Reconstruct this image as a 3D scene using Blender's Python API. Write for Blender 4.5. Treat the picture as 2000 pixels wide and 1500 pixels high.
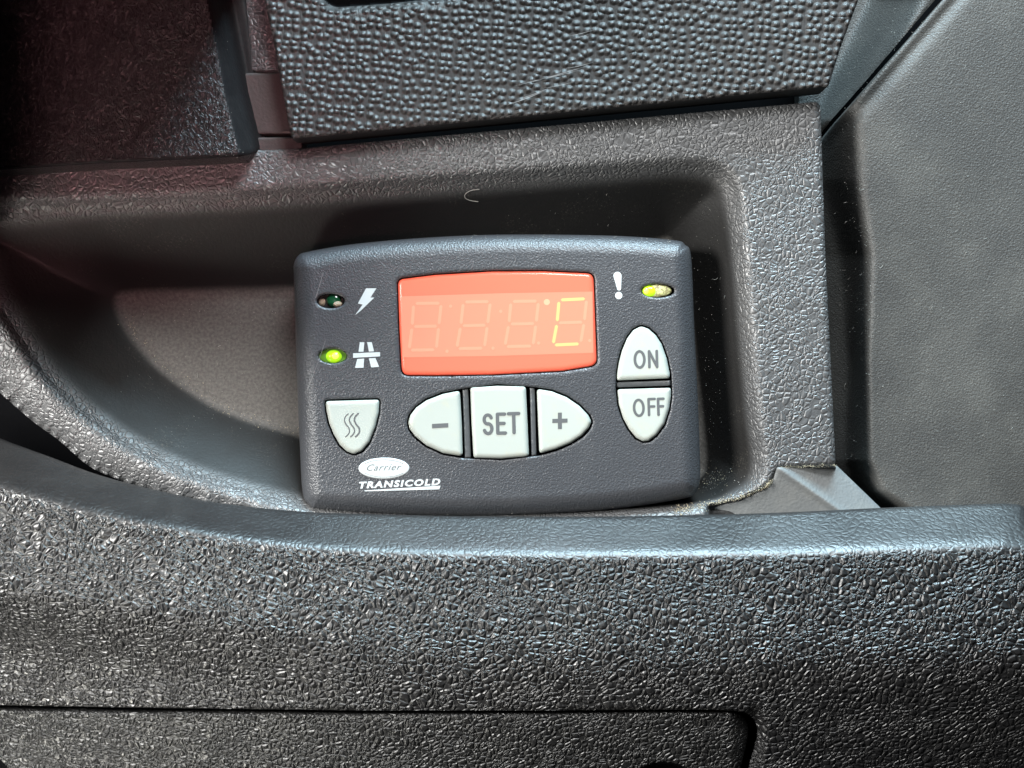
import bpy, bmesh, math, random
import numpy as np
from mathutils import Vector

random.seed(7); np.random.seed(7)
for o in list(bpy.data.objects): bpy.data.objects.remove(o)
scene = bpy.context.scene
COL = scene.collection

# ------------------------------------------------------------------ scale
# one "unit" u is 1/6000 m; the whole view is about 33 x 25 cm, seen from 40 cm
S = 1/6000.0
D = 2400.0

def P(x, y, h=0.0):
    k = (D-h)/D
    return ((x-1000)*k*S, (750-y)*k*S, h*S)
def PN(x, y, h):
    k = (D-h)/D
    return np.stack([(x-1000)*k*S, (750-y)*k*S, h*S], -1)

# ------------------------------------------------------------------ camera
cam_d = bpy.data.cameras.new('camera'); cam = bpy.data.objects.new('camera', cam_d); COL.objects.link(cam)
cam.location = (0, 0, D*S); cam.rotation_euler = (0, 0, 0)
cam_d.sensor_width = 36; cam_d.lens = 36*D/2000
cam_d.clip_start = 0.005; cam_d.clip_end = 20
cam_d.dof.use_dof = False
scene.camera = cam

# ------------------------------------------------------------------ world and lamps
w = bpy.data.worlds.new('World'); scene.world = w; w.use_nodes = True
bg = w.node_tree.nodes['Background']; bg.inputs[0].default_value = (0.75, 0.88, 1.0, 1); bg.inputs[1].default_value = 0.015

def area(name, loc, target, size, energy, col, sy=None):
    l = bpy.data.lights.new(name, 'AREA'); l.energy = energy; l.color = col
    l.shape = 'RECTANGLE' if sy else 'SQUARE'; l.size = size
    if sy: l.size_y = sy
    o = bpy.data.objects.new(name, l); COL.objects.link(o); o.location = loc
    d = Vector(target)-Vector(loc); o.rotation_euler = d.to_track_quat('-Z', 'Y').to_euler()
    return o
area('windscreen_light', (0.12, 0.49, 0.42), (0.0, -0.02, 0), 0.22, 5.0, (0.97, 0.99, 1.0), 0.13)
area('sky_light', (0.16, 0.80, 0.19), (0.02, -0.05, 0), 0.46, 22.0, (0.60, 0.86, 1.0), 0.18)
area('side_window_light', (-0.40, 0.115, 0.34), (-0.03, -0.06, 0), 0.15, 8.4, (1.0, 0.985, 0.95), 0.16)
dl = area('low_left_fill_light', (-0.33, -0.33, 0.15), (-0.15, -0.12, 0), 0.12, 0.20, (1.0, 0.97, 0.88), 0.08); dl.data.spread = math.radians(60)  # added fill, aimed to brighten the lower left of the front panel
area('cabin_bounce_light', (-0.06, 0.10, 0.80), (0, 0, 0), 0.30, 0.18, (1.0, 0.98, 0.96))
rl = area('red_bounce_light', (-0.05, -0.08, 0.46), (-0.125, 0.110, 0), 0.10, 0.05, (1.0, 0.46, 0.48)); rl.data.spread = math.radians(26)

scene.view_settings.view_transform = 'Standard'
scene.view_settings.look = 'None'
scene.view_settings.exposure = -0.30
scene.view_settings.gamma = 1.0
scene.view_settings.use_curve_mapping = False
scene.render.engine = 'CYCLES'
scene.cycles.max_bounces = 5

# ------------------------------------------------------------------ node helpers
class M:
    def __init__(self, name):
        self.m = bpy.data.materials.new(name); self.m.use_nodes = True
        self.t = self.m.node_tree; self.n = self.t.nodes; self.l = self.t.links
        self.b = self.n['Principled BSDF']
        self.tc = self.n.new('ShaderNodeTexCoord')
        sc = self.n.new('ShaderNodeVectorMath'); sc.operation = 'SCALE'; sc.inputs['Scale'].default_value = 1/S
        self.l.new(self.tc.outputs['Object'], sc.inputs[0]); self.co = sc.outputs[0]   # coordinates in u
    def set(self, **k):
        for a, v in k.items():
            i = self.b.inputs[a.replace('_', ' ')]
            if hasattr(v, 'node'): self.l.new(v, i)
            else: i.default_value = (*v, 1) if isinstance(v, tuple) and len(v) == 3 else v
        return self
    def mp(self, v, scale=(1, 1, 1), rot=(0, 0, 0)):
        n = self.n.new('ShaderNodeMapping'); n.inputs['Scale'].default_value = scale; n.inputs['Rotation'].default_value = rot
        self.l.new(v, n.inputs[0]); return n.outputs[0]
    def noise(self, v, scale, detail=2, rough=.5, dist=0, col=False):
        n = self.n.new('ShaderNodeTexNoise'); self.l.new(v, n.inputs['Vector'])
        n.inputs['Scale'].default_value = scale; n.inputs['Detail'].default_value = detail
        n.inputs['Roughness'].default_value = rough; n.inputs['Distortion'].default_value = dist
        return n.outputs['Color' if col else 'Fac']
    def vor(self, v, scale, feature='F1', rand=1.0, out='Distance', smooth=None, flat=False):
        n = self.n.new('ShaderNodeTexVoronoi'); n.feature = feature; n.voronoi_dimensions = '2D' if flat else '3D'; self.l.new(v, n.inputs['Vector'])
        n.inputs['Scale'].default_value = scale; n.inputs['Randomness'].default_value = rand
        if smooth is not None: n.inputs['Smoothness'].default_value = smooth
        return n.outputs[out]
    def math(self, op, a, b=None, c=None):
        n = self.n.new('ShaderNodeMath'); n.operation = op
        for i, x in enumerate((a, b, c)):
            if x is None: continue
            if hasattr(x, 'node'): self.l.new(x, n.inputs[i])
            else: n.inputs[i].default_value = x
        return n.outputs[0]
    def rng(self, v, a, b, c=0., d=1., smooth=True):
        n = self.n.new('ShaderNodeMapRange'); n.interpolation_type = 'SMOOTHSTEP' if smooth else 'LINEAR'
        self.l.new(v, n.inputs[0])
        for i, x in enumerate((a, b, c, d)): n.inputs[i+1].default_value = x
        return n.outputs[0]
    def warp(self, v, scale, amt, detail=2):
        c = self.noise(v, scale, detail, col=True)
        s = self.n.new('ShaderNodeVectorMath'); s.operation = 'SUBTRACT'; self.l.new(c, s.inputs[0]); s.inputs[1].default_value = (.5, .5, .5)
        k = self.n.new('ShaderNodeVectorMath'); k.operation = 'SCALE'; self.l.new(s.outputs[0], k.inputs[0]); k.inputs['Scale'].default_value = amt
        a = self.n.new('ShaderNodeVectorMath'); a.operation = 'ADD'; self.l.new(v, a.inputs[0]); self.l.new(k.outputs[0], a.inputs[1])
        return a.outputs[0]
    def mix(self, f, a, b):
        n = self.n.new('ShaderNodeMix'); n.data_type = 'RGBA'
        for i, x in ((0, f), (6, a), (7, b)):
            if hasattr(x, 'node'): self.l.new(x, n.inputs[i])
            else: n.inputs[i].default_value = (*x, 1) if isinstance(x, tuple) else x
        return n.outputs[2]
    def bump(self, h, dist, strength=1.0, normal=None):
        n = self.n.new('ShaderNodeBump'); n.inputs['Distance'].default_value = dist*S; n.inputs['Strength'].default_value = strength
        self.l.new(h, n.inputs['Height'])
        if normal: self.l.new(normal, n.inputs['Normal'])
        self.l.new(n.outputs[0], self.b.inputs['Normal']); return n.outputs[0]

def sum_(m, *xs):
    r = xs[0]
    for x in xs[1:]: r = m.math('ADD', r, x)
    return r

def leather(name, base, rough, cell, amp, dust=0.0, dustcol=(.30, .29, .26), stretch=(1, 1, 1), spec=.5, fine=.35, rough_var=.03, shelf=None, pocket=False, dome=.45):
    """embossed leather grain: cells of uneven size parted by creases, small creases inside"""
    m = M(name)
    v = m.mp(m.warp(m.warp(m.co, .010, 40), .55/cell, cell*.6), stretch, (0, 0, .35))
    e1 = m.vor(v, 1/cell, 'DISTANCE_TO_EDGE')
    e2 = m.vor(v, 1.9/cell, 'DISTANCE_TO_EDGE')
    a = m.math('ADD', m.math('MULTIPLY', m.rng(e1, 0.0, .24), .75), m.math('MULTIPLY', m.rng(e1, 0.0, .55), dome)); b = m.rng(e2, 0.0, .26)
    sel = m.rng(m.noise(m.co, .35/cell, 1), .42, .62)
    g = sum_(m, m.math('MULTIPLY', a, 1.0), m.math('MULTIPLY', m.math('MULTIPLY', b, sel), .4),
             m.math('MULTIPLY', m.noise(v, 2.2/cell, 3, .6), fine*1.5))
    bo = m.bump(g, amp)
    if shelf is not None:
        geo = m.n.new('ShaderNodeNewGeometry'); sp = m.n.new('ShaderNodeSeparateXYZ'); m.l.new(geo.outputs['Normal'], sp.inputs[0])
        m.l.new(m.rng(sp.outputs['Y'], .12, .62, 1.0, shelf), bo.node.inputs['Strength'])
    ds = m.rng(m.noise(m.co, .006, 4, .65), .45, .8)
    c = m.mix(m.math('MULTIPLY', ds, dust), base, dustcol)
    ro = m.rng(m.noise(m.co, .02, 3), .3, .7, rough-rough_var, rough+rough_var)
    if pocket:      # the grain dies out inside the pocket; its smooth walls are coloured dark for the shade there, its scuffed dusty floor paler
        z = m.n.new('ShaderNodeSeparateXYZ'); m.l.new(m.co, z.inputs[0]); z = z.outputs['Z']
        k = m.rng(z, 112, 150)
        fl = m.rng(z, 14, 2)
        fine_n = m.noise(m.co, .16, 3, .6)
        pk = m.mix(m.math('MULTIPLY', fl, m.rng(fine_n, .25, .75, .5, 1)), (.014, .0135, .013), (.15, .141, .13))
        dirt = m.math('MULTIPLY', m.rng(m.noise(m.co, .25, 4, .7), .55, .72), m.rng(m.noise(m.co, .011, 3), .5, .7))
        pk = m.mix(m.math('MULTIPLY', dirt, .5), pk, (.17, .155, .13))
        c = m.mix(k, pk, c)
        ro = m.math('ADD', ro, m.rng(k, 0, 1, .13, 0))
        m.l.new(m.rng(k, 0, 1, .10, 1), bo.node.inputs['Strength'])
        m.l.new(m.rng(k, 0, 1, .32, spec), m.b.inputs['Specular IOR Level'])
    else: m.b.inputs['Specular IOR Level'].default_value = spec
    m.set(Base_Color=c, Roughness=ro)
    return m.m

MAT = {}
MAT['lip'] = leather('embossed_plastic_coarse', (.013, .0128, .0135), .40, 12.2, 3.2, .03, spec=.85, fine=.10, shelf=.16)
MAT['rim'] = leather('embossed_plastic_soft', (.082, .083, .085), .40, 11.0, 1.5, .05, spec=.9, fine=.26, dome=.12)
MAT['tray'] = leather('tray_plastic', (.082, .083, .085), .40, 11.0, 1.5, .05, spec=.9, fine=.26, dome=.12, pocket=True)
MAT['drawer'] = leather('embossed_plastic_drawer', (.013, .013, .0132), .41, 10.8, 2.8, .05, spec=.75, fine=.10)

def worm():
    m = M('wrinkled_plastic')
    v = m.mp(m.warp(m.co, .05, 10), (1.25, .72, 1), (0, 0, .12))
    n = m.noise(v, .10, 2, .5, .6)
    r = m.math('ABSOLUTE', m.math('SUBTRACT', n, .5))
    g = m.rng(r, 0, .13, 1, 0)
    g2 = m.noise(m.co, .3, 2)
    m.bump(m.math('ADD', g, m.math('MULTIPLY', g2, .4)), 3.0)
    m.set(Base_Color=(.022, .020, .021), Roughness=.38); m.b.inputs['Specular IOR Level'].default_value = .6
    return m.m
MAT['pad'] = worm()


def domes():
    m = M('pebbled_plastic')
    v = m.warp(m.co, .03, 5)
    v = m.mp(v, (1/15.8, 1/14.2, 1/60.), (0, 0, .09))
    f = m.vor(v, 1.0, 'F1', .58, flat=True)
    g = m.rng(f, .06, .60, 1, 0)
    st = m.noise(m.mp(m.co, (.35, .06, .1), (0, 0, .25)), 1.0, 3, .6)
    m.bump(sum_(m, g, m.math('MULTIPLY', st, .40)), 3.9)
    m.set(Base_Color=m.mix(m.rng(f, .1, .3, .25, 0), (.028, .026, .0255), (.055, .050, .049)), Roughness=m.rng(f, .1, .4, .38, .52))
    m.b.inputs['Specular IOR Level'].default_value = .48
    return m.m
MAT['domes'] = domes()

def grain(name, base, rough, cell, amp, mott=0, mcol=(.2, .2, .19), spec=.5, mscale=.01, lo=.45, hi=.75, speck=.5):
    m = M(name)
    g = m.math('ADD', m.noise(m.co, 1/cell, 2, .6), m.math('MULTIPLY', m.vor(m.co, .8/cell, 'SMOOTH_F1', smooth=.3), .6))
    m.bump(g, amp)
    d = m.rng(m.noise(m.co, mscale, 5, .65), lo, hi)
    sp = m.rng(m.noise(m.co, .26, 3, .7), .56, .70)
    f = m.math('MULTIPLY', m.math('ADD', d, m.math('MULTIPLY', sp, speck)), mott)
    m.set(Base_Color=m.mix(f, base, mcol), Roughness=rough)
    m.b.inputs['Specular IOR Level'].default_value = spec
    return m.m
MAT['housing'] = grain('controller_plastic', (.058, .061, .068), .33, 3.2, 1.1, .10, (.14, .14, .14), .55)
MAT['pocket'] = grain('pocket_plastic', (.024, .0225, .022), .50, 6, .7, .08, (.15, .14, .125), .45, .02)
MAT['side'] = grain('side_trim_plastic', (.050, .050, .0485), .50, 3.2, 1.1, .50, (.14, .137, .125), .5, .006, .35, .95, 1.3)
MAT['smooth'] = grain('smooth_dark_plastic', (.012, .012, .013), .50, 8, .5, .05)
MAT['pad_side'] = grain('cover_side_plastic', (.008, .008, .009), .60, 8, .5, .03, spec=.18)
MAT['insert'] = grain('insert_plastic', (.045, .037, .036), .55, 5, .5, .2, (.12, .1, .1))
MAT['bracket'] = grain('dusty_bracket_plastic', (.19, .20, .202), .50, 5, .7, .3, (.32, .32, .30), .45, .02)
MAT['key'] = grain('ivory_key_plastic', (.43, .465, .43), .36, 40, .15, .30, (.50, .47, .33), .5, .03, .5, .8)
MAT['divider'] = grain('divider_plastic', (.08, .085, .09), .35, 8, .8, .3, (.2, .2, .2))

def plain(name, base, rough=.5, emit=None, es=0, spec=.5, coat=0):
    m = M(name); m.set(Base_Color=base, Roughness=rough); m.b.inputs['Specular IOR Level'].default_value = spec
    if coat: m.b.inputs['Coat Weight'].default_value = coat; m.b.inputs['Coat Roughness'].default_value = .08
    if emit: m.b.inputs['Emission Color'].default_value = (*emit, 1); m.b.inputs['Emission Strength'].default_value = es
    return m.m
MAT['black'] = plain('unlit_gap_black', (.002, .002, .0025), .9, spec=.05)
MAT['print_white'] = plain('white_print', (.58, .62, .63), .5)
MAT['print_grey'] = plain('grey_print', (.10, .105, .11), .55)
MAT['print_pale'] = plain('pale_grey_print', (.15, .165, .165), .55)
MAT['window'] = plain('red_display_filter', (.90, .14, .085), .22, (1, .15, .085), .42, .5, .3)  # pale coral and glow stand in for sky glare on the filter
MAT['band'] = plain('display_module', (.92, .195, .125), .24, (1, .215, .14), .46, .5, .3)  # glows too, with the same glare put into its colour
MAT['seg_off'] = plain('unlit_segment', (.93, .235, .15), .3, (1, .26, .17), .50)  # not lit itself; glow added to keep up with the glare around it
MAT['seg_mid'] = plain('faint_segment', (.95, .32, .20), .3, (1, .33, .2), .50)
MAT['seg_on'] = plain('lit_segment', (.95, .38, .15), .3, (1, .36, .15), .62)
MAT['led_green'] = plain('dark_green_led', (.01, .085, .035), .12, None, 0, .8, .6)
MAT['led_lit'] = plain('lit_led', (.35, .8, .02), .15, (.55, 1.0, .02), .75, .5, .4)
MAT['led_core'] = plain('lit_led_core', (.8, .9, .1), .2, (.9, 1.0, .12), .9)
MAT['led_well'] = plain('lit_well', (.12, .30, .03), .4, (.3, .6, .03), .10)
MAT['led_dirt'] = grain('dirty_lens', (.62, .66, .30), .4, 5, 1, .9, (.22, .17, .10), .5, .16, .42, .62)
MAT['dirt_tan'] = grain('tan_dirt', (.34, .27, .19), .7, 4, 1.5, .5, (.5, .45, .35))
MAT['fluff'] = plain('lint', (.36, .35, .32), .8)
MAT['crumb'] = plain('tan_crumb', (.40, .35, .25), .85)
MAT['scratch'] = plain('scratched_plastic', (.22, .215, .215), .6)

# ------------------------------------------------------------------ object helpers
def tag(o, label=None, cat=None, group=None, kind=None):
    if label: o['label'] = label
    if cat: o['category'] = cat
    if group: o['group'] = group
    if kind: o['kind'] = kind
    return o
def empty(name, loc, label, cat, group=None):
    o = bpy.data.objects.new(name, None); o.empty_display_size = .01; COL.objects.link(o); o.location = loc
    return tag(o, label, cat, group)
def wloc(o):
    v = Vector((0, 0, 0))
    while o: v += o.location; o = o.parent
    return v
def link(name, V, F, mats, parent=None, smooth=True, mi=None, base=None):
    """world-space verts -> one mesh object; the origin sits with the parent, or at base for a top-level mesh"""
    V = np.asarray(V, dtype=np.float64)
    off = wloc(parent) if parent else Vector(base if base is not None else (0, 0, 0))
    V = V-np.array(off)
    me = bpy.data.meshes.new(name); me.from_pydata(V.tolist(), [], F)
    if not isinstance(mats, (list, tuple)): mats = [mats]
    for m in mats: me.materials.append(m)
    if smooth: me.polygons.foreach_set('use_smooth', [True]*len(me.polygons))
    if mi is not None: me.polygons.foreach_set('material_index', mi)
    me.update()
    o = bpy.data.objects.new(name, me); COL.objects.link(o)
    if parent: o.parent = parent
    else: o.location = off
    return o

def catmull(pts, n=8, closed=True):
    pts = [np.array(p, float) for p in pts]; out = []; N = len(pts)
    for i in range(N if closed else N-1):
        g = (lambda k: pts[k % N]) if closed else (lambda k: pts[min(max(k, 0), N-1)])
        p0, p1, p2, p3 = g(i-1), g(i), g(i+1), g(i+2)
        for j in range(n):
            t = j/n
            out.append(.5*((2*p1)+(-p0+p2)*t+(2*p0-5*p1+4*p2-p3)*t*t+(-p0+3*p1-3*p2+p3)*t**3))
    if not closed: out.append(pts[-1])
    return np.array(out)
def rounded(pts, n=5):
    """polygon with a corner radius per point (x, y, r)"""
    out = []; N = len(pts)
    for i in range(N):
        x, y, r = (*pts[i], 0)[:3]
        p = np.array((x, y), float)
        if r <= 0: out.append(p); continue
        a = np.array(pts[i-1][:2], float)-p; b = np.array(pts[(i+1) % N][:2], float)-p
        la, lb = np.linalg.norm(a), np.linalg.norm(b); a /= la; b /= lb
        ang = math.acos(np.clip(a@b, -1, 1)); tl = min(r/math.tan(ang/2), la*.49, lb*.49)
        s, e = p+a*tl, p+b*tl
        for k in range(n+1):
            t = k/n; out.append((1-t)**2*s+2*t*(1-t)*p+t*t*e)
    return np.array(out)

def sdist(X, Y, poly):
    """signed distance to a closed polygon (negative inside) and nearest points"""
    sh = X.shape; x = X.ravel(); y = Y.ravel(); A = poly; B = np.roll(poly, -1, 0)
    best = np.full(x.shape, 1e18); nx = x.copy(); ny = y.copy(); ins = np.zeros(x.shape, bool)
    for a, b in zip(A, B):
        dx, dy = b-a; L = dx*dx+dy*dy
        if L < 1e-12: continue
        t = np.clip(((x-a[0])*dx+(y-a[1])*dy)/L, 0, 1)
        qx = a[0]+t*dx; qy = a[1]+t*dy; d = (x-qx)**2+(y-qy)**2
        m = d < best; best[m] = d[m]; nx[m] = qx[m]; ny[m] = qy[m]
        if abs(dy) > 1e-12:
            c = ((a[1] > y) != (b[1] > y)) & (x < dx*(y-a[1])/dy+a[0]); ins ^= c
    d = np.sqrt(best); d[ins] *= -1
    return d.reshape(sh), nx.reshape(sh), ny.reshape(sh)
def ss(x, a, b):
    t = np.clip((x-a)/(b-a), 0, 1); return t*t*(3-2*t)
def roundover(d, r, depth):
    """drop near an edge: 0 far inside, depth at the edge (d<=0 inside)"""
    t = np.clip(1+d/np.maximum(r, 1e-6), 0, 1); return depth*(1-np.sqrt(np.clip(1-t*t, 0, 1)))

def plate(name, outline, hf, step, mats, thick, parent=None, holes=(), skirt=(0, 0), mi_f=None, blur=0, base=None, hole_mi=None, skirt_mi=0):
    outline = np.asarray(outline, float)
    x0, y0 = outline.min(0)-step; x1, y1 = outline.max(0)+step
    nx = int((x1-x0)/step)+2; ny = int((y1-y0)/step)+2
    X, Y = np.meshgrid(x0+np.arange(nx)*step, y0+np.arange(ny)*step)
    d, qx, qy = sdist(X, Y, outline)
    ins = d < 0
    cell = ins[:-1, :-1] | ins[1:, :-1] | ins[:-1, 1:] | ins[1:, 1:]
    out = ~ins
    X = np.where(out, qx, X); Y = np.where(out, qy, Y); dd = np.minimum(d, 0)
    drop = np.zeros_like(X)
    wall = np.zeros(X.shape, bool)
    for poly, dep in holes:
        dh, hx, hy = sdist(X, Y, np.asarray(poly, float))
        m = (np.abs(dh) < .55*step) & ins
        X = np.where(m, hx, X); Y = np.where(m, hy, Y)
        inside = (dh < 0) & ~m
        drop = np.maximum(drop, np.where(inside, dep, 0)); wall |= inside
    H = hf(X, Y, dd)
    for _ in range(blur):
        K = H.copy(); K[1:-1, 1:-1] = (H[1:-1, 1:-1]*4+H[:-2, 1:-1]+H[2:, 1:-1]+H[1:-1, :-2]+H[1:-1, 2:])/8; H = K
    H = H-drop
    used = np.zeros(X.shape, bool)
    used[:-1, :-1] |= cell; used[1:, :-1] |= cell; used[:-1, 1:] |= cell; used[1:, 1:] |= cell
    idx = -np.ones(X.shape, int); idx[used] = np.arange(used.sum())
    V = PN(X[used], Y[used], H[used])
    cy, cx = np.nonzero(cell)
    F = np.stack([idx[cy, cx], idx[cy+1, cx], idx[cy+1, cx+1], idx[cy, cx+1]], 1)
    mi = None
    if mi_f is not None:
        mi = mi_f(X[cy, cx]+step/2, Y[cy, cx]+step/2).astype(int)
    if hole_mi is not None:
        k = (wall[cy, cx] | wall[cy+1, cx] | wall[cy+1, cx+1] | wall[cy, cx+1])
        mi = np.where(k, hole_mi, 0 if mi is None else mi)
    # skirt along the boundary edges
    e = np.concatenate([F[:, [0, 1]], F[:, [1, 2]], F[:, [2, 3]], F[:, [3, 0]]])
    key = np.sort(e, 1); code = key[:, 0]*(V.shape[0]+1)+key[:, 1]
    u, inv, cnt = np.unique(code, return_inverse=True, return_counts=True)
    be = e[cnt[inv] == 1]
    Fl = F.tolist(); Vl = V
    if thick > 0 and len(be):
        hx = np.full(V.shape[0], 0.0); px = X[used]; py = Y[used]; hh = H[used]
        bv = np.unique(be); mp = {int(b): i for i, b in enumerate(bv)}
        top = V[bv]; dx = top.copy()
        low = PN(px[bv]+skirt[0], py[bv]+skirt[1], hh[bv]-thick) if skirt != (0, 0) else top-np.array([0, 0, thick*S])
        n0 = len(V); Vl = np.concatenate([V, top, low]); nb = len(bv)
        for a, b in be:
            i, j = mp[int(a)], mp[int(b)]
            Fl.append([n0+j, n0+i, n0+nb+i, n0+nb+j])
        if mi is not None: mi = np.concatenate([mi, np.full(len(be), skirt_mi)])
    # drop degenerate faces
    Fc = []; keep = []
    for k, f in enumerate(Fl):
        Fc.append(f)
    return link(name, Vl, Fc, mats, parent, True, None if mi is None else mi.tolist(), base)

def ribbon(paths, width, h0, name, mat, parent, thick=.5):
    """flat raised strokes with round ends; paths are (points[, width]) lists"""
    V = []; F = []
    for p in paths:
        wd = width
        if isinstance(p, tuple) and len(p) == 2 and np.ndim(p[1]) <= 1 and not np.isscalar(p[0]) and (np.isscalar(p[1]) or len(np.shape(p[1])) == 1 and len(p[1]) == len(p[0]) and np.isscalar(p[1][0])):
            p, wd = p
        p = np.array(p, float); n = len(p)
        ws = np.full(n, wd, float) if np.isscalar(wd) else np.array(wd, float)
        t = np.gradient(p, axis=0); t /= np.linalg.norm(t, axis=1)[:, None]+1e-9
        nrm = np.stack([-t[:, 1], t[:, 0]], 1)
        L = p+nrm*ws[:, None]/2; R = p-nrm*ws[:, None]/2
        a0 = [p[0]+ws[0]/2*(nrm[0]*math.cos(a)-t[0]*math.sin(a)) for a in np.linspace(math.pi, 0, 7)[1:-1]]
        a1 = [p[-1]+ws[-1]/2*(nrm[-1]*math.cos(a)+t[-1]*math.sin(a)) for a in np.linspace(0, math.pi, 7)[1:-1]]
        hh = h0(p[:, 0], p[:, 1]) if callable(h0) else np.full(n, h0)
        b = len(V)
        V += [P(*q, z) for q, z in zip(L, hh)]+[P(*q, z) for q, z in zip(R, hh)]
        for i in range(n-1): F.append([b+i, b+i+1, b+n+i+1, b+n+i])
        c = len(V); V += [P(*q, hh[0]) for q in a0]; F.append([b+n]+list(range(c, c+5))+[b])
        c = len(V); V += [P(*q, hh[-1]) for q in a1]; F.append([b+n-1]+list(range(c, c+5))+[b+2*n-1])
    return link(name, V, F, mat, parent, False)
def flats(polys, h, name, mat, parent):
    V = []; F = []
    for p in polys:
        b = len(V); V += [P(x, y, h) for x, y in p]; F.append(list(range(b, b+len(p))))
    return link(name, V, F, mat, parent, False)
def ell(cx, cy, rx, ry, n=40, rot=0):
    a = np.linspace(0, 2*math.pi, n, endpoint=False); c, s = math.cos(rot), math.sin(rot)
    x = rx*np.cos(a); y = ry*np.sin(a)
    return np.stack([cx+x*c-y*s, cy+x*s+y*c], 1)
def interp(pts):
    xs, ys = zip(*pts); return lambda x: np.interp(x, xs, ys)
def sinterp(pts):
    """smooth interpolation through points"""
    c = catmull(pts, 8, False); return lambda x: np.interp(x, c[:, 0], c[:, 1])

# ------------------------------------------------------------------ dark body behind the gaps
link('dashboard_body', [P(-900, -700, -330), P(2900, -700, -330), P(2900, 2200, -330), P(-900, 2200, -330)], [[0, 3, 2, 1]], MAT['black'], None, False)
tag(bpy.data.objects['dashboard_body'], 'dark inner body of the dashboard seen in the gaps', 'dashboard', kind='structure')

# ------------------------------------------------------------------ storage tray with its pocket
R1 = catmull([(-130, 412), (0, 405), (300, 395), (500, 384), (900, 354), (1200, 334), (1330, 326), (1395, 332), (1428, 362), (1438, 430), (1452, 600), (1468, 800),
              (1480, 900), (1468, 945), (1430, 970), (1370, 985), (1100, 1004), (800, 1008), (590, 985), (400, 934), (240, 858), (100, 742), (0, 600), (-60, 500), (-110, 440)], 5)
R2 = catmull([(243, 592), (262, 584), (420, 580), (580, 576), (900, 548), (1250, 486), (1305, 480), (1332, 530), (1352, 700), (1372, 880), (1366, 930), (1300, 958), (900, 950), (700, 890),
              (580, 840), (500, 816), (420, 783), (330, 722), (280, 668), (250, 622)], 5)
RB = rounded([(1518, 914, 3), (1640, 908), (1730, 1060), (1380, 1060), (1380, 986), (1440, 975, 10), (1503, 948, 12)])
tt = np.linspace(-.45, 1.35, 400)
sl = ss(tt, -.42, .16)*(1-ss(tt, .80, 1.12)); pf = np.cumsum(sl); pf = (pf-pf[0])/(pf[-1]-pf[0])
OUT_ARC = catmull([(-200, 560), (-80, 690), (0, 767), (63, 822), (115, 860), (175, 911), (240, 940), (320, 972), (470, 1012)], 6, False)
def tray_h(X, Y, d):
    d1, _, _ = sdist(X, Y, R1); d2, _, _ = sdist(X, Y, R2)
    a = np.maximum(-d1, 0); b = np.maximum(d2, 0)
    t = np.where(d1 > 0, -d1/70., np.where(d2 > 0, a/(a+b+1e-6), 1+(-d2)/90.))
    h = -165*np.interp(t, tt, pf)
    # the outer roll of the lower left band
    arc = np.min([np.hypot(X-p[0], Y-p[1]) for p in OUT_ARC[::2]], 0)
    left = 1-ss(X, 430, 620)
    r = 58; k = np.clip(1-arc/r, 0, 1)
    h -= left*ss(Y, 420, 560)*42*(1-np.sqrt(1-k*k))
    h -= (1-left*ss(Y, 420, 560))*roundover(d, 7, 6)
    db, _, _ = sdist(X, Y, RB)
    h -= 40*ss(-db, 0, 6)
    return h
tray = empty('storage_tray', P(900, 700, -165), 'black storage tray with leather grained rim and deep smooth pocket around the controller', 'storage tray')
tray_out = np.concatenate([np.array([(-200, 300), (480, 288), (512, 294), (575, 291), (1590, 199.5), (1597, 200), (1602, 206), (1612, 500), (1622, 700), (1632, 910), (1655, 1045), (470, 1045)]), OUT_ARC[::-1]])
def tray_mi(x, y):
    d1, _, _ = sdist(x, y, R1); return d1 < -6
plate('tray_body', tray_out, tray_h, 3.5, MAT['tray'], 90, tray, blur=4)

# bracket at the lower right corner: two dusty facets and a rounded ridge
def bracket_h(X, Y, d):
    # ridge from (1520,914) to (1648,1000)
    ax, ay, bx, by = 1520, 914, 1650, 1004
    nx_, ny_ = -(by-ay), (bx-ax); L = math.hypot(nx_, ny_); s = ((X-ax)*nx_+(Y-ay)*ny_)/L    # >0 below-left of the ridge
    al = ((X-ax)*(bx-ax)+(Y-ay)*(by-ay))/L
    h = 4-.30*np.clip(al, 0, None)*.35
    h = h-np.where(s > 0, .36*s, .50*(-s))
    h = h+5*np.exp(-(s/6)**2)
    return h-roundover(d, 5, 4)
plate('corner_bracket', rounded([(1519, 913, 3), (1634, 909, 3), (1722, 994), (1742, 1040), (1290, 1040), (1296, 1004), (1378, 990), (1438, 977, 12), (1504, 949, 14)]), bracket_h, 3, MAT['bracket'], 40, tray, blur=2)

# ------------------------------------------------------------------ padded front edge (shelf lip) with the drawer opening
E1 = sinterp([(-260, 740), (-100, 812), (0, 856), (100, 893), (185, 925), (280, 951), (420, 981), (588, 999), (750, 1005), (900, 1008), (1150, 1009), (1300, 1007), (1500, 1002), (1720, 992), (1900, 985), (1975, 984), (2005, 992), (2060, 1030), (2260, 1230)])
E2 = sinterp([(-260, 830), (-100, 905), (0, 952), (175, 1000), (350, 1034), (490, 1058), (700, 1078), (1000, 1086), (1200, 1086), (1550, 1084), (1800, 1076), (1900, 1072), (1980, 1072), (2060, 1100), (2260, 1290)])
OPEN = np.array([(-300, 1370)]+[(0, 1377), (266, 1382), (700, 1387.5), (1100, 1387.5), (1300, 1386), (1400, 1386.5)]+[tuple(p) for p in catmull([(1435, 1388), (1458, 1393), (1474, 1408), (1479, 1430), (1474, 1455), (1462, 1500), (1440, 1600)], 6, False)]+[(-300, 1600)])
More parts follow.
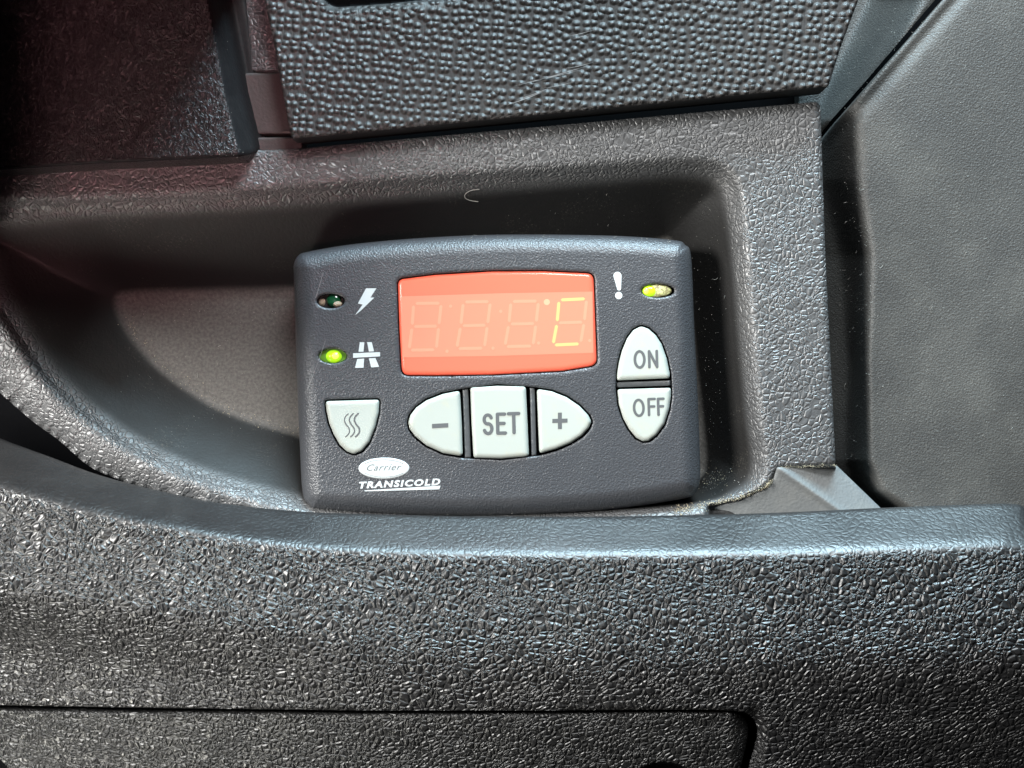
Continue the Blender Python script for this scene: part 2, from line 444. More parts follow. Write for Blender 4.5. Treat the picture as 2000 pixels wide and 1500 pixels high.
def face_h(X, Y):
    c = E2(X)
    yb = np.interp(X, [-200, 0, 430, 900, 1400, 2200], [1150, 1172, 1232, 1280, 1300, 1300])   # soft bend across the face
    up = 128+.10*(Y-c)
    hb = 128+.10*(yb-c)
    slope = np.interp(X, [0, 700, 1500, 2000], [.34, .36, .60, .80])
    k = 34.0; z = (Y-yb)/k
    sp = k*np.log1p(np.exp(np.clip(z, -30, 30)))           # soft bend
    lf = 90*np.log1p(np.exp(np.clip((620-X)/90, -30, 30)))
    return 128+.10*(Y-c)-slope*sp-.17*lf*ss(Y-yb, -30, 120)
def lip_h(X, Y, d):
    c = E2(X); e = E1(X)
    u = (Y-e)/(c-e+1e-6)
    strip = 22+112*u
    f = face_h(X, Y)
    k = 9.0
    h = -k*np.log(np.exp(-np.clip(strip, -400, 400)/k)+np.exp(-np.clip(f, -400, 400)/k))
    h -= roundover(np.where(Y < e+40, d, -99), 6, 4)
    do, _, _ = sdist(X, Y, OPEN)
    right = ss(X, 1448, 1480); rw = 4+20*right
    tq = np.clip(1-np.maximum(do, 0)/rw, 0, 1)
    h -= (1-right)*4*(1-np.sqrt(np.clip(1-tq*tq, 0, 1)))+right*30*tq**1.25
    return h
lipx = np.linspace(-240, 2240, 160)
lip_out = np.concatenate([np.stack([lipx, E1(lipx)], 1), [(2240, 1590), (-240, 1590)]])
lip = plate('front_panel', lip_out, lip_h, 3.2, [MAT['lip'], MAT['black']], 130, None, holes=[(OPEN, 95)], skirt=(0, 26), hole_mi=1)
tag(lip, 'coarse leather grained black front panel with bluish rounded shelf edge below the controller', 'dashboard panel')

dr_out = np.array([(-220, 1380), (0, 1386), (266, 1391), (700, 1394.5), (1100, 1394), (1300, 1391.5), (1400, 1392)]+[tuple(p) for p in catmull([(1428, 1393), (1449, 1399), (1459, 1413), (1461, 1432), (1456, 1460), (1446, 1500), (1424, 1590)], 6, False)]+[(-220, 1590)])
def drawer_h(X, Y, d):
    h = face_h(X, Y)-5-roundover(d, 8, 7)
    h -= 16*ss(X, 1425, 1462)
    return h
drawer = empty('drawer', P(700, 1500, 60), 'grained black drawer front with rounded corner set into the front panel', 'drawer')
plate('drawer_front', dr_out, drawer_h, 3.2, [MAT['drawer'], MAT['black']], 60, drawer, hole_mi=1,
      holes=[(ell(1296, 1530, 62, 42), 26), (np.array([(-220, 1400), (-60, 1440), (0, 1483), (22, 1508), (60, 1590), (-220, 1590)]), 26)])

# ------------------------------------------------------------------ pebbled trim panel across the top
slot = rounded([(600, -160), (900, -160), (905, -8, 20), (760, 7), (650, 15, 30), (606, -30, 30)], 8)
tp_out = rounded([(490, -160), (512, -40), (521, 20), (536, 90), (552, 180), (570, 271, 5), (700, 259), (1200, 210), (1618, 169, 6), (1641, 95), (1680, -10), (1740, -160)], 4)
def tp_h(X, Y, d):
    h = 42-roundover(d, 6, 5)
    dsl, _, _ = sdist(X, Y, slot)
    t = np.clip(1-np.maximum(dsl, 0)/20, 0, 1)
    return h-22*(1-np.sqrt(np.clip(1-t*t, 0, 1)))
trim = empty('trim_panel', P(1100, 100, 0), 'pebble textured charcoal trim panel with a slot at its top edge and pale scratches', 'dashboard panel')
plate('trim_face', tp_out, tp_h, 3, [MAT['domes'], MAT['black'], MAT['smooth']], 62, trim, holes=[(slot, 70)], hole_mi=1, skirt_mi=2)
sc = []
for (x0, y0, x1, y1, wd) in [(1005, 168, 1148, 128, 1.5), (1030, 160, 1130, 137, 1.2), (992, 204, 1062, 178, 1.6), (1010, 195, 1075, 170, 1.0), (1110, 70, 1160, 58, 1.1), (1118, 76, 1155, 64, .9), (1060, 172, 1120, 160, .8), (1100, 134, 1160, 121, 1.0)]:
    n = 12; t = np.linspace(0, 1, n)
    sc.append((np.stack([x0+(x1-x0)*t, y0+(y1-y0)*t+np.sin(t*3)*1.5+np.random.uniform(-.3, .3, n)], 1), list(wd*np.sin(np.pi*np.clip(t, .06, .94)))))
ribbon(sc, 1, 44.2, 'scratch', MAT['scratch'], trim)

# ------------------------------------------------------------------ padded cover at the upper left
pad_out = rounded([(-220, -160), (470, -160), (481, 0), (492, 90), (502, 170), (514, 272), (512, 296, 14), (470, 306), (180, 320), (0, 332), (-220, 344)], 5)
inner = np.array([(-400, -300), (398, -300), (404, 0), (420, 80), (440, 190), (466, 296), (470, 420), (-400, 430)])
def pad_h(X, Y, d):
    di, _, _ = sdist(X, Y, inner)
    h = 78-95*ss(di, -4, 52)
    return h-roundover(d, 6, 6)
def pad_mi(x, y):
    di, _, _ = sdist(x, y, inner); dd, _, _ = sdist(x, y, pad_out)
    return (di > 0) | (dd > -7) | (y < -12) | (x < -50)
pad = empty('cover_panel', P(240, 150, 10), 'black wrinkle textured cover in the upper left corner with smooth dark side', 'cover panel')
plate('cover_face', pad_out, pad_h, 3, [MAT['pad'], MAT['pad_side']], 66, pad, mi_f=pad_mi, blur=2)
# unseen solid added to the cover for its shade: a hood beyond the picture; it keeps the window light off the left of the tray
def prism(name, ring, h0, h1, mat, parent):
    n = len(ring); V = [P(x, y, h0) for x, y in ring]+[P(x, y, h1) for x, y in ring]
    F = [[i, (i+1) % n, n+(i+1) % n, n+i] for i in range(n)]+[list(range(n))[::-1], list(range(n, 2*n))]
    return link(name, V, F, mat, parent, False)
prism('shade_block', [(-420, -420), (474, -420), (474, -40), (-70, -40), (-70, 540), (-420, 540)], -20, 640, MAT['pad_side'], pad)

# ------------------------------------------------------------------ small inserts between cover and trim panel
ins_r = plate('filler_strip', np.array([(470, -160), (530, -160), (545, 60), (556, 139), (470, 141)]), lambda X, Y, d: -8-.35*np.abs(X-520)-roundover(d, 3, 3), 3, MAT['rim'], 60)
tag(ins_r, 'narrow grained strip running down between wrinkled cover and pebbled panel', 'trim strip')
ins_b = plate('filler_block', rounded([(470, 143), (560, 141), (580, 262, 3), (470, 263)]), lambda X, Y, d: -14-roundover(d, 4, 3), 3, MAT['insert'], 60)
tag(ins_b, 'smooth brownish filler block below the narrow grained strip', 'trim block')
ins_c = plate('end_clip', rounded([(480, 269), (590, 267), (590, 310), (480, 310)]), lambda X, Y, d: -10-roundover(d, 4, 3), 3, MAT['insert'], 60)
tag(ins_c, 'small brownish clip just above the tray rim beside the cover corner', 'clip')

# ------------------------------------------------------------------ right-hand side trim
sp_out = np.array([(1560, 330), (1632, 240), (1700, 163), (1838, 4), (1990, -160), (2260, -160), (2260, 1100), (1560, 1100)])
def side_h(X, Y, d):
    xc = np.interp(Y, [-100, 200, 350, 500, 700, 900, 960, 1010], [1640, 1640, 1655, 1688, 1694, 1692, 1715, 1790])
    wd = np.interp(Y, [0, 300, 500, 700, 1000], [90, 80, 50, 26, 40])
    h = -62-90*(1-ss(X, xc-30-wd*.4, xc-10+wd*.7))-120*(1-ss(X, xc-170, xc+wd*.3))
    h += .05*(X-1700)
    h -= 14*np.exp(-((X-1700)+(Y-163)*.87-26)**2/260.)*ss(-Y, -330, -200)*.5
    h += 3*np.sin(X*.011+Y*.006)
    return h-roundover(d, 5, 5)
side = plate('side_panel', sp_out, side_h, 4, MAT['side'], 40, blur=2)
tag(side, 'large dusty grey moulded side panel filling the right edge', 'side panel')
dt_out = np.array([(1560, 318), (1622, 236), (1690, 159), (1826, 0), (1970, -160), (1560, -160)])
def dt_h(X, Y, d):
    s = (X-1622)*.76+(Y-236)*.65        # towards the seam
    g = np.interp(Y, [0, 236], [1700, 1590])
    return -70-190*(1-ss(X, g-10, g+110))-roundover(d, 5, 4)
dt = plate('pillar_trim', dt_out, dt_h, 4, MAT['side'], 40, blur=2)
tag(dt, 'dark wedge of plastic trim behind the pebbled panel, left of the diagonal seam', 'trim strip')

# ------------------------------------------------------------------ the refrigeration controller
ctl = empty('temperature_controller', P(970, 740, -130), 'dark grey plastic temperature controller with orange display and pale keys resting in the tray', 'controller')
body_out = catmull([(574, 545), (573, 520), (582, 500), (604, 491), (700, 475.5), (850, 463), (1000, 458), (1200, 460.5), (1315, 469), (1338, 478), (1350, 503), (1356, 640), (1362, 760),
                    (1367, 890), (1367, 938), (1358, 962), (1330, 975), (1200, 994), (1060, 1004), (900, 1008), (750, 1004), (625, 997), (603, 987), (591, 962), (586, 880), (580, 740)], 8)
keys = {
 'heat': rounded([(636, 783.5, 6), (741, 780.5, 6), (739, 808), (732, 836), (721, 864), (707, 881, 10), (692, 887, 12), (678, 882, 10), (664, 869), (652, 848), (643, 826), (638, 803)], 4),
 'minus': rounded([(898, 763, 6), (901.5, 825), (903.5, 891, 6), (866, 885), (833, 870), (811, 852), (800, 837, 10), (797.5, 825, 10), (801.5, 811, 10), (813, 796), (833, 782), (865, 769.5)], 4),
 'set': rounded([(918.5, 757, 6), (972, 753.5), (1027, 755, 6), (1030, 820), (1033, 891, 6), (980, 895.5), (925, 894, 6), (921, 825)], 4),
 'plus': rounded([(1048.5, 759.5, 6), (1078, 764.5), (1107, 776), (1132, 793), (1149, 811, 8), (1155, 823.5, 10), (1150, 836, 8), (1136.5, 851), (1115, 865), (1086, 877), (1053.5, 886, 6), (1051, 825)], 4),
 'on': rounded([(1205.5, 743, 4), (1205.5, 730), (1209, 708), (1215, 685), (1225, 661), (1237, 645, 8), (1252, 637, 12), (1267, 642.5, 8), (1281, 655), (1292, 672), (1302, 700), (1308, 730), (1308, 738.5, 4)], 4),
 'off': rounded([(1206, 760.5, 5), (1310.5, 757.5, 5), (1310, 775), (1306.5, 800), (1297, 829), (1282, 850), (1267, 861, 8), (1256, 862, 8), (1243, 855), (1229, 838), (1217, 816), (1209, 790)], 4)}
def grow(p, k):
    p = np.asarray(p); a = np.roll(p, 1, 0); b = np.roll(p, -1, 0); t = b-a; t /= np.linalg.norm(t, axis=1)[:, None]+1e-9
    n = np.stack([t[:, 1], -t[:, 0]], 1)
    c = p.mean(0); area_ = np.sum(p[:, 0]*np.roll(p[:, 1], -1)-np.roll(p[:, 0], -1)*p[:, 1])
    return p+n*(k if area_ > 0 else -k)
win_out = rounded([(777, 546, 13), (850, 537), (960, 530.5), (1060, 530), (1159, 534.5, 14), (1162, 620), (1165.5, 713, 16), (1100, 724), (960, 731.5), (850, 733), (785, 732.5, 16), (780, 640)], 6)
well_keys = [grow(keys['heat'], 3.2),
             rounded([(897, 760), (972, 750), (1050, 756.5), (1079, 761), (1109, 773), (1135, 791), (1153, 810, 8), (1158.5, 823.5, 10), (1153.5, 838, 8), (1138, 855), (1116, 868.5), (1088, 881), (1054, 890),
                      (980, 899), (903, 895), (865, 888.5), (831, 873), (808.5, 855), (797, 839, 10), (794.3, 825, 10), (798, 810, 10), (811, 793.5), (831.5, 778.5), (864, 766)], 4),
             rounded([(1202.5, 748), (1202.5, 728), (1206, 707), (1212, 683), (1223, 658), (1235.5, 641.5, 8), (1252, 633.7, 12), (1269, 639.5, 8), (1283.5, 653), (1295, 670.5), (1305.3, 699), (1311.5, 730), (1313, 760),
                      (1313, 776), (1309.5, 801), (1300, 831), (1284, 852.5), (1269, 864.2, 8), (1255.5, 865.2, 8), (1240.5, 858), (1226, 840), (1214, 817.5), (1205.5, 791), (1202.5, 765)], 4)]
leds = [(646, 588, 27, 14.2), (650, 695.5, 27.5, 14.2), (1285, 568, 32.5, 13.5)]
def body_h(X, Y, d):
    h = 6-roundover(d, 38, 40)
    h += 3.5*(1-((X-970)/400)**2)*(1-((Y-735)/270)**2)
    dw, _, _ = sdist(X, Y, win_out)
    h -= roundover(-np.maximum(dw-3, 0), 7, 2.4)
    for wk in well_keys:
        dk, _, _ = sdist(X, Y, wk); h -= roundover(-np.maximum(dk, 0), 4, 1.6)
    for (cx, cy, rx, ry) in leds:
        q = (np.hypot((X-cx)/rx, (Y-cy)/ry)-1)*ry
        h -= roundover(-np.maximum(q, 0), 4.5, 3)
    return h
def top_h(x, y): return 6+3.5*(1-((x-970)/400)**2)*(1-((y-735)/270)**2)
plate('housing', body_out, body_h, 2.0, [MAT['housing'], MAT['black']], 100, ctl, hole_mi=1,
      holes=[(grow(win_out, 2.4), 16)]+[(wk, 20) for wk in well_keys]+[(ell(cx, cy, rx, ry), 20) for cx, cy, rx, ry in leds])

# display window
def win_h(X, Y, d): return top_h(X, Y)-3-roundover(d, 9, 5)
win = plate('display_window', win_out, win_h, 2.5, MAT['window'], 12, ctl)
HW = 9.5-3+.35
def hw(x, y): return top_h(x, y)-3+.35
def sheet(name, poly, mat, parent, lift, step=8):
    return plate(name, poly, lambda X, Y, d: top_h(X, Y)-3+lift, step, mat, 0, parent)
sheet('display_module', np.array([(783, 579), (975, 573), (1157, 569.5), (1159, 689), (975, 695), (786, 698)]), MAT['band'], win, .15, 6)
def digit(tl, tr, ml, mr, bl, br, lit, name):
    th = 6.0
    tl, tr, ml, mr, bl, br = [np.array(q, float) for q in (tl, tr, ml, mr, bl, br)]
    def seg(a, b, w=th, cut=3.2):
        u = (b-a)/np.linalg.norm(b-a); n = np.array([-u[1], u[0]])
        a = a+u*cut; b = b-u*cut
        return [a, a+u*w*.45+n*w/2, b-u*w*.45+n*w/2, b, b-u*w*.45-n*w/2, a+u*w*.45-n*w/2]
    segs = dict(a=seg(tl, tr), g=seg(ml, mr), d=seg(bl, br), f=seg(tl, ml), b=seg(tr, mr), e=seg(ml, bl), c=seg(mr, br))
    V = []; F = []; mi = []
    for k, s in segs.items():
        b = len(V); V += [P(x, y, hw(x, y)) for x, y in s]; F.append(list(range(b, b+6))); mi.append(1 if k in lit else 0)
    return link(name, V, F, [MAT['seg_off'], MAT['seg_on']], win, False, mi)
digit((808, 593), (862, 592), (805, 638), (857, 637), (799, 684), (852, 683), '', 'digit')
digit((905, 590), (958, 589), (900, 636.5), (952, 635), (892, 681), (946, 680), '', 'digit')
digit((998, 589), (1052, 588), (994, 633), (1047, 632), (986, 677), (1041, 676), '', 'digit')
o4 = digit((1092, 586), (1146, 583.5), (1088, 631), (1141, 629), (1080, 674), (1134, 671.5), 'afed', 'digit')
o4['label'] = 'digit lit as a pale yellow letter C'
def dot(x, y, r, mat, nm='decimal_dot'): return flats([ell(x, y, r, r, 20)], hw(x, y), nm, mat, win)
dot(1068, 590, 6, MAT['seg_mid'], 'degree_dot')
for x, y in ((880, 602), (978, 612), (873, 690), (963, 684), (1052, 674), (1152, 669)): dot(x, y-4, 3.2, MAT['seg_off'])

# keys
def key_h(X, Y, d): return top_h(X, Y)+4-roundover(d, 9, 6)
KO = {}
for k, lb in (('heat', 'key marked with three wavy lines'), ('minus', 'key marked with a minus'), ('set', 'key marked SET'), ('plus', 'key marked with a plus'), ('on', 'key marked ON'), ('off', 'key marked OFF')):
    KO[k] = plate('key', keys[k], key_h, 2.0, MAT['key'], 16, ctl); KO[k]['label'] = 'pale '+lb
def hk(x, y): return top_h(x, y)+4.35
for poly in (np.array([(903.5, 761), (914, 759.5), (919.5, 894), (908, 894)]), np.array([(1035, 757), (1044, 758), (1047.5, 889), (1038, 891)]), np.array([(1204, 746.5), (1309, 743), (1309.5, 753), (1204.5, 756.5)])):
    plate('key_divider', poly, lambda X, Y, d: top_h(X, Y)-5-roundover(d, 3, 2), 2, MAT['divider'], 10, ctl)

def arc(cx, cy, rx, ry, a0, a1, n=14, rot=0):
    a = np.radians(np.linspace(a0, a1, n)); x = rx*np.cos(a); y = -ry*np.sin(a); r = math.radians(rot)
    return np.stack([cx+x*math.cos(r)+y*math.sin(r), cy-x*math.sin(r)+y*math.cos(r)], 1)
# glyph strokes in a 0..1 box (x right, y down)
def gS(n=10):
    a = arc(.5, .26, .42, .24, 20, 270, 16); b = arc(.5, .74, .44, .26, 90, -160, 16)
    return [np.concatenate([a, b])]
GL = {'S': gS, 'E': lambda: [np.array([(.9, 0), (.45, 0), (.05, 0), (.05, .5), (.05, 1), (.45, 1), (.95, 1)]), np.array([(.05, .49), (.45, .49), (.82, .49)])],
      'T': lambda: [np.array([(0, 0), (.5, 0), (1, 0)]), np.array([(.5, 0), (.5, .5), (.5, 1)])],
      'O': lambda: [arc(.5, .5, .5, .5, 90, 450, 30)],
      'N': lambda: [np.array([(0, 1), (0, .5), (0, 0)]), np.array([(0, 0), (.5, .5), (1, 1)]), np.array([(1, 1), (1, .5), (1, 0)])],
      'F': lambda: [np.array([(0, 1), (0, .5), (0, 0)]), np.array([(0, 0), (.5, 0), (1, 0)]), np.array([(0, .47), (.5, .47), (.88, .47)])]}
def word(spec, width, name, parent):
    paths = []
    for i, (g, x, y, w_, h_, rot) in enumerate(spec):
        for s in GL[g]():
            c, sn = math.cos(math.radians(rot)), math.sin(math.radians(rot))
            px = (s[:, 0])*w_; py = (s[:, 1])*h_
            paths.append(np.stack([x+px*c+py*sn, y-px*sn+py*c], 1))
    # split strokes that turn sharply (E) so ribbons stay even
    out = []
    for p in paths:
        cur = [p[0]]
        for i in range(1, len(p)-1):
            cur.append(p[i]); u = p[i]-p[i-1]; v = p[i+1]-p[i]
            if np.dot(u, v)/(np.linalg.norm(u)*np.linalg.norm(v)+1e-9) < .5: out.append(np.array(cur)); cur = [p[i]]
        cur.append(p[-1]); out.append(np.array(cur))
    base = hk
    V = []
    cnt = [0]
    def hh(x, y): cnt[0] += 1; return hk(x, y)+.04*cnt[0]
    return ribbon(out, width, hh, name, MAT['print_grey'], parent)
word([('S', 944, 810, 17, 37, 1.5), ('E', 970.5, 809, 16.5, 37, 1.5), ('T', 993, 808, 20, 37, 1.5)], 6.6, 'lettering', KO['set'])
word([('O', 1239.5, 686.5, 18.5, 31.5, 1.5), ('N', 1267.5, 686, 15, 31, 1.5)], 5.2, 'lettering', KO['on'])
word([('O', 1237.5, 781.5, 18.5, 31, 3), ('F', 1266.5, 779.5, 12, 31, 2), ('F', 1285, 779, 10.5, 31, 2)], 5.0, 'lettering', KO['off'])
flats([[(843.6, 828), (875.5, 826.3), (875.8, 834.6), (844, 836.6)]], hk(860, 832), 'minus_sign', MAT['print_grey'], KO['minus'])
px_, py_ = 1093.5, 821.8
flats([[(px_+x, py_+y-.03*x) for x, y in ((-3.9, -16), (3.9, -16), (3.9, -4), (14.8, -4), (14.8, 4), (3.9, 4), (3.9, 16), (-3.9, 16), (-3.9, 4), (-14.8, 4), (-14.8, -4), (-3.9, -4))]], hk(px_, py_), 'plus_sign', MAT['print_grey'], KO['plus'])
wv = []
for i, wd in enumerate((2.2, 2.6, 3.2)):
    q = catmull([(680, 808), (674.5, 814), (672.6, 821), (676, 829), (681.3, 836), (682.5, 843), (679.5, 849), (675, 853)], 5, False)+np.array([i*9.8, -.2*i])
    wv.append((q, list(np.full(len(q), wd))))
ribbon(wv, 2.5, hk, 'heat_symbol', MAT['print_grey'], KO['heat'])

# printed symbols on the face
def hf_(x, y): return top_h(x, y)+.5
def z(x, y): return (560+x/4.762, 440+y/4.762)
def fpoly(polys, name, mat, lift=.5):
    V = []; F = []
    for p in polys:
        b = len(V); V += [P(x, y, top_h(x, y)+lift) for x, y in p]; F.append(list(range(b, b+len(p))))
    return link(name, V, F, mat, ctl, False)
# the bolt is concave: build it from convex pieces
B = [z(*q) for q in ((738, 586), (834, 586), (778, 672), (815, 672), (688, 795), (636, 836), (706, 738), (662, 728))]
fpoly([[B[0], B[1], B[2], B[7]], [B[7], B[2], B[3], B[4], B[6]], [B[6], B[4], B[5]]], 'lightning_symbol', MAT['print_white'])
fpoly([[z(*q) for q in p] for p in (((680, 1088), (722, 1088), (714, 1176), (668, 1176)), ((748, 1088), (790, 1086), (812, 1172), (765, 1175)),
       ((617, 1190), (868, 1180), (868, 1219), (617, 1233)), ((655, 1244), (720, 1240), (714, 1325), (635, 1327)), ((765, 1238), (825, 1234), (860, 1317), (785, 1322)))], 'road_symbol', MAT['print_white'])
def z2(x, y): return (960+x/4.762, 440+y/4.762)
a = [z2(1171+38*math.cos(t), 470+38*math.sin(t)) for t in np.linspace(math.pi, 2*math.pi, 12)]; b_ = [z2(1186+19*math.cos(t), 588+19*math.sin(t)) for t in np.linspace(0, math.pi, 8)]
fpoly([a+b_, [z2(1183+34*math.cos(t), 653+34*math.sin(t)) for t in np.linspace(0, 2*math.pi, 20, endpoint=False)]], 'warning_symbol', MAT['print_white'])

# badge and lettering
badge = plate('badge', ell(750, 914.5, 49.8, 20.6, 48, -.01), lambda X, Y, d: top_h(X, Y)+1.4-roundover(d, 2.5, 1.2), 1.6, MAT['print_white'], 2, ctl)
ribbon([arc(750, 915, 43.5, 16.4, -150, -30, 24), arc(750, 914.2, 43.5, 16.4, 30, 150, 24)], .8, lambda x, y: top_h(x, y)+1.75, 'badge_ring', MAT['print_pale'], badge)
def text(body, x0, y0, wid, cap, rot, shear, bold, name, mat, parent, lift, spacing=1.0):
    c = bpy.data.curves.new(name, 'FONT'); c.body = body; c.shear = shear; c.offset = bold; c.space_character = spacing; c.resolution_u = 3
    o = bpy.data.objects.new(name, c); COL.objects.link(o)
    bpy.context.view_layer.update()
    dg = bpy.context.evaluated_depsgraph_get(); me = bpy.data.meshes.new_from_object(o.evaluated_get(dg))
    bpy.data.objects.remove(o)
    V = np.array([v.co[:] for v in me.vertices]); F = [list(p.vertices) for p in me.polygons]
    V[:, 0] -= V[:, 0].min(); V[:, 0] *= wid/V[:, 0].max(); V[:, 1] *= cap/ V[:, 1].max()
    c_, s_ = math.cos(math.radians(rot)), math.sin(math.radians(rot))
    X = x0+V[:, 0]*c_-V[:, 1]*s_*1; Y = y0-V[:, 0]*s_-V[:, 1]*c_
    return link(name, PN(X, Y, top_h(X, Y)+lift), F, mat, parent, False)
text('Carrier', 716.5, 919.5, 68, 12.5, 1.5, .45, .0, 'badge_lettering', MAT['print_pale'], badge, 1.9, 1.12)
text('TRANSICOLD', 701.5, 953.6, 159, 12.6, 2.5, .22, .045, 'brand_lettering', MAT['print_white'], ctl, .6, 1.22)
fpoly([[(712, 957.8), (860.5, 948.6), (858, 955.6), (712, 959.6)]], 'underline', MAT['print_white'], .5)

# indicator lights
def led(cx, cy, rx, ry, kind, label):
    if kind == 'dark':
        o = flats([ell(cx, cy, rx-.5, ry-.5)], top_h(cx, cy)-13, 'indicator_light', MAT['smooth'], ctl)
        dome('bulb', cx+6, cy-1, 15, 15, MAT['led_green'], o, top_h(cx, cy)-13, 9)
        g = dome('dirt', cx+13, cy+6, 9.5, 6.5, MAT['dirt_tan'], o, top_h(cx, cy)-8, 6)
        dome('dirt', cx-17, cy+2, 6.5, 8, MAT['dirt_tan'], o, top_h(cx, cy)-13, 3)
    elif kind == 'lit':
        o = flats([ell(cx, cy, rx-.5, ry-.5)], top_h(cx, cy)-10, 'indicator_light', MAT['led_well'], ctl)
        dome('bulb', cx+2, cy+.5, 15.5, 12.5, MAT['led_lit'], o, top_h(cx, cy)-10, 8)
        dome('glowing_core', cx+4, cy, 8.5, 7.5, MAT['led_core'], o, top_h(cx, cy)-6, 5)
    else:
        o = dome('indicator_light', cx-2.5, cy, rx-3, ry-1, MAT['led_dirt'], ctl, top_h(cx, cy)-9, 6)
        dome('glowing_core', cx-15, cy+.5, 15.5, 10.8, MAT['led_lit'], o, top_h(cx, cy)-7.5, 6)
        dome('glow_spot', cx-22, cy+.5, 6.5, 7, MAT['led_core'], o, top_h(cx, cy)-6.5, 6.2)
    o['label'] = label
    return o
def dome(name, cx, cy, rx, ry, mat, parent, h0, hgt):
    V = []; F = []; n = 28; rr = 7
    for i in range(rr):
        t = (i/(rr))*math.pi/2
        for p in ell(cx, cy, rx*math.cos(t), ry*math.cos(t), n): V.append(P(p[0], p[1], h0+hgt*math.sin(t)))
    V.append(P(cx, cy, h0+hgt))
    for i in range(rr-1):
        for j in range(n): F.append([i*n+j, (i+1)*n+j, (i+1)*n+(j+1) % n, i*n+(j+1) % n])
    for j in range(n): F.append([(rr-1)*n+j, len(V)-1, (rr-1)*n+(j+1) % n])
    return link(name, V, F, mat, parent)
led(*leds[0], 'dark', 'unlit green indicator light left of the lightning symbol')
led(*leds[1], 'lit', 'glowing yellow green indicator light left of the road symbol')
led(*leds[2], 'dirty', 'yellow green indicator light with dirt on its right half')
ribbon([(catmull([(631, 532), (624, 558), (616, 582)], 6, False), .9), (catmull([(636, 664), (622, 705), (608, 742), (600, 762)], 6, False), .7)], .8, lambda x, y: top_h(x, y)+.5, 'scratch', MAT['scratch'], ctl)

# ------------------------------------------------------------------ hair and dust
def tube(name, pts, r, mat, parent=None, base=None):
    pts = np.array(pts, float); n = len(pts); V = []; F = []
    for i, p in enumerate(pts):
        t = pts[min(i+1, n-1)]-pts[max(i-1, 0)]; t /= np.linalg.norm(t)+1e-9
        a = np.cross(t, (0, 0, 1)); a /= np.linalg.norm(a)+1e-9; b = np.cross(t, a)
        for k in range(5): V.append(p+r*(a*math.cos(k*1.2566)+b*math.sin(k*1.2566)))
    for i in range(n-1):
        for k in range(5): F.append([i*5+k, (i+1)*5+k, (i+1)*5+(k+1) % 5, i*5+(k+1) % 5])
    return link(name, V, F, mat, parent, True, None, base)
hp = catmull([(936, 370), (920, 372), (909, 379), (909, 387), (920, 392), (934, 394)], 5, False)
dg = np.array([tray_h(np.array([[x]]), np.array([[y]]), np.array([[-50.]]))[0, 0] for x, y in hp])
hair = tube('hair', [P(x, y, h+3) for (x, y), h in zip(hp, dg)], .75*S, MAT['fluff'], None, P(920, 385, dg[0]))
tag(hair, 'short curled pale hair lying at the upper edge of the tray pocket', 'hair')

def flecks(spec):
    V = []; F = []
    def add_fleck(x, y, h, r, fib):
        if fib:
            L = r*random.uniform(4, 10); an = random.uniform(0, math.pi); cv = random.uniform(-1, 1)
            pts = [(x+math.cos(an+cv*t)*L*t, y+math.sin(an+cv*t)*L*t, h+1.0+math.sin(t*3)*1.5) for t in (0, .33, .66, 1)]
            b = len(V)
            for q in pts:
                V.append(P(q[0]-r*.28, q[1]-r*.28, q[2])); V.append(P(q[0]+r*.28, q[1]+r*.28, q[2])); V.append(P(q[0], q[1], q[2]+r*.5))
            for i in range(3):
                for k in range(3): F.append([b+i*3+k, b+i*3+(k+1) % 3, b+(i+1)*3+(k+1) % 3, b+(i+1)*3+k])
        else:
            b = len(V)
            for k in range(4):
                a = k*math.pi/2+random.uniform(-.4, .4); V.append(P(x+r*math.cos(a)*random.uniform(.6, 1.2), y+r*math.sin(a)*random.uniform(.6, 1.2), h-.2))
            V.append(P(x, y, h+r*.9))
            for k in range(4): F.append([b+k, b+(k+1) % 4, b+4])
    for (n, gen, hfn, rmin, rmax, pf_) in spec:
        xs, ys = [], []
        for _ in range(n):
            x, y = gen(); xs.append(x); ys.append(y)
        hs = hfn(np.array(xs)[None], np.array(ys)[None], np.full((1, n), -60.))[0]
        for x, y, h in zip(xs, ys, hs): add_fleck(x, y, h, rmin+(rmax-rmin)*random.random()**3, random.random() < pf_)
    return V, F
def along(pts, sp):
    c = catmull(pts, 12, False)
    def g():
        p = c[random.randrange(len(c))]; return p[0]+random.gauss(0, sp), p[1]+random.gauss(0, sp)
    return g
def box_(x0, y0, x1, y1): return lambda: (random.uniform(x0, x1), random.uniform(y0, y1))
def gau(x, y, sx, sy): return lambda: (random.gauss(x, sx), random.gauss(y, sy))
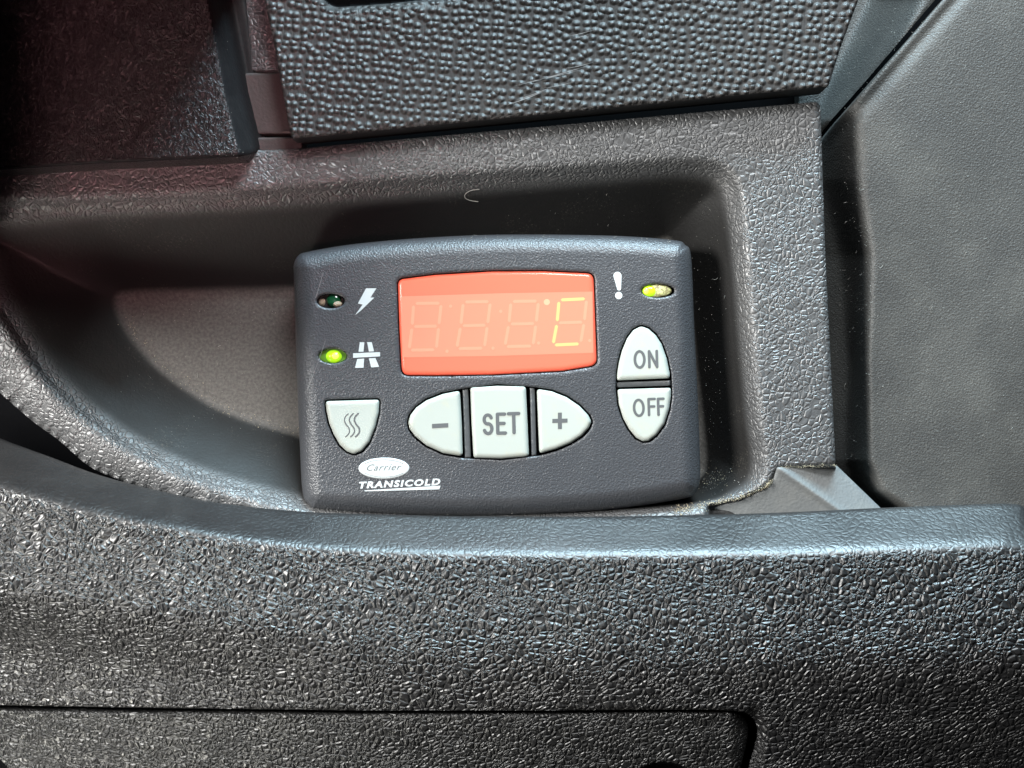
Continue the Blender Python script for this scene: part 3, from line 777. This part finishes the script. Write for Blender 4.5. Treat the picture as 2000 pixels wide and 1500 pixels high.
spec = [(240, gau(1385, 700, 20, 170), tray_h, .5, 1.4, .1), (100, gau(1385, 940, 26, 18), tray_h, .5, 1.5, 0), (60, gau(1240, 415, 120, 20), tray_h, .4, 1.0, .15),
        (60, gau(1490, 948, 22, 14), tray_h, .5, 1.2, 0), (130, box_(250, 585, 572, 640), tray_h, .4, 1.2, .03), (150, gau(430, 800, 110, 50), tray_h, .4, 1.1, .08), (60, box_(300, 640, 572, 800), tray_h, .4, 1, .1),
        (320, gau(1672, 560, 20, 200), side_h, .4, 1.5, .25), (420, box_(1640, 60, 2000, 980), side_h, .4, 1.3, .08), (60, gau(1760, 60, 30, 40), dt_h, .5, 1.2, .3),
        (110, box_(10, 20, 460, 310), lambda X, Y, d: np.full(X.shape, 80.), .4, 1.1, .2), (50, gau(335, 285, 30, 14), lambda X, Y, d: np.full(X.shape, 80.), .6, 1.5, .35),
        (55, along([(760, 472), (900, 463), (1050, 461), (1200, 463), (1310, 471)], 1.5), lambda X, Y, d: np.full(X.shape, -14.), .4, 1.1, .3), (40, along([(640, 996), (800, 1000), (1000, 1001), (1200, 988)], 3), lambda X, Y, d: np.full(X.shape, -14.), .4, 1.0, .2), (26, gau(440, 296, 16, 4), lambda X, Y, d: np.full(X.shape, 79.), .6, 1.4, .2)]
Vc, Fc = flecks([(900, along([(1507, 944), (1492, 958), (1460, 970), (1420, 980), (1370, 988), (1320, 996)], 4.5), tray_h, .6, 2.0, 0), (150, along([(1524, 912), (1580, 911), (1632, 909)], 1.6), lambda X, Y, d: np.full(X.shape, 1.), .5, 1.3, 0),
                 (420, along([(250, 625), (280, 668), (330, 722), (420, 785), (500, 818), (575, 842)], 7), tray_h, .5, 1.7, 0), (120, gau(1388, 930, 22, 14), tray_h, .5, 1.8, 0)])
crumbs = link('dirt_crumbs', Vc, Fc, MAT['crumb'], None, False)
tag(crumbs, 'tan dirt crumbs gathered along the pocket edge and bracket', 'dirt', kind='stuff')
V, F = flecks(spec)
dust = link('dust', V, F, MAT['fluff'], None, False)
tag(dust, 'pale dust specks and lint scattered over pocket and side panels', 'dust', kind='stuff')
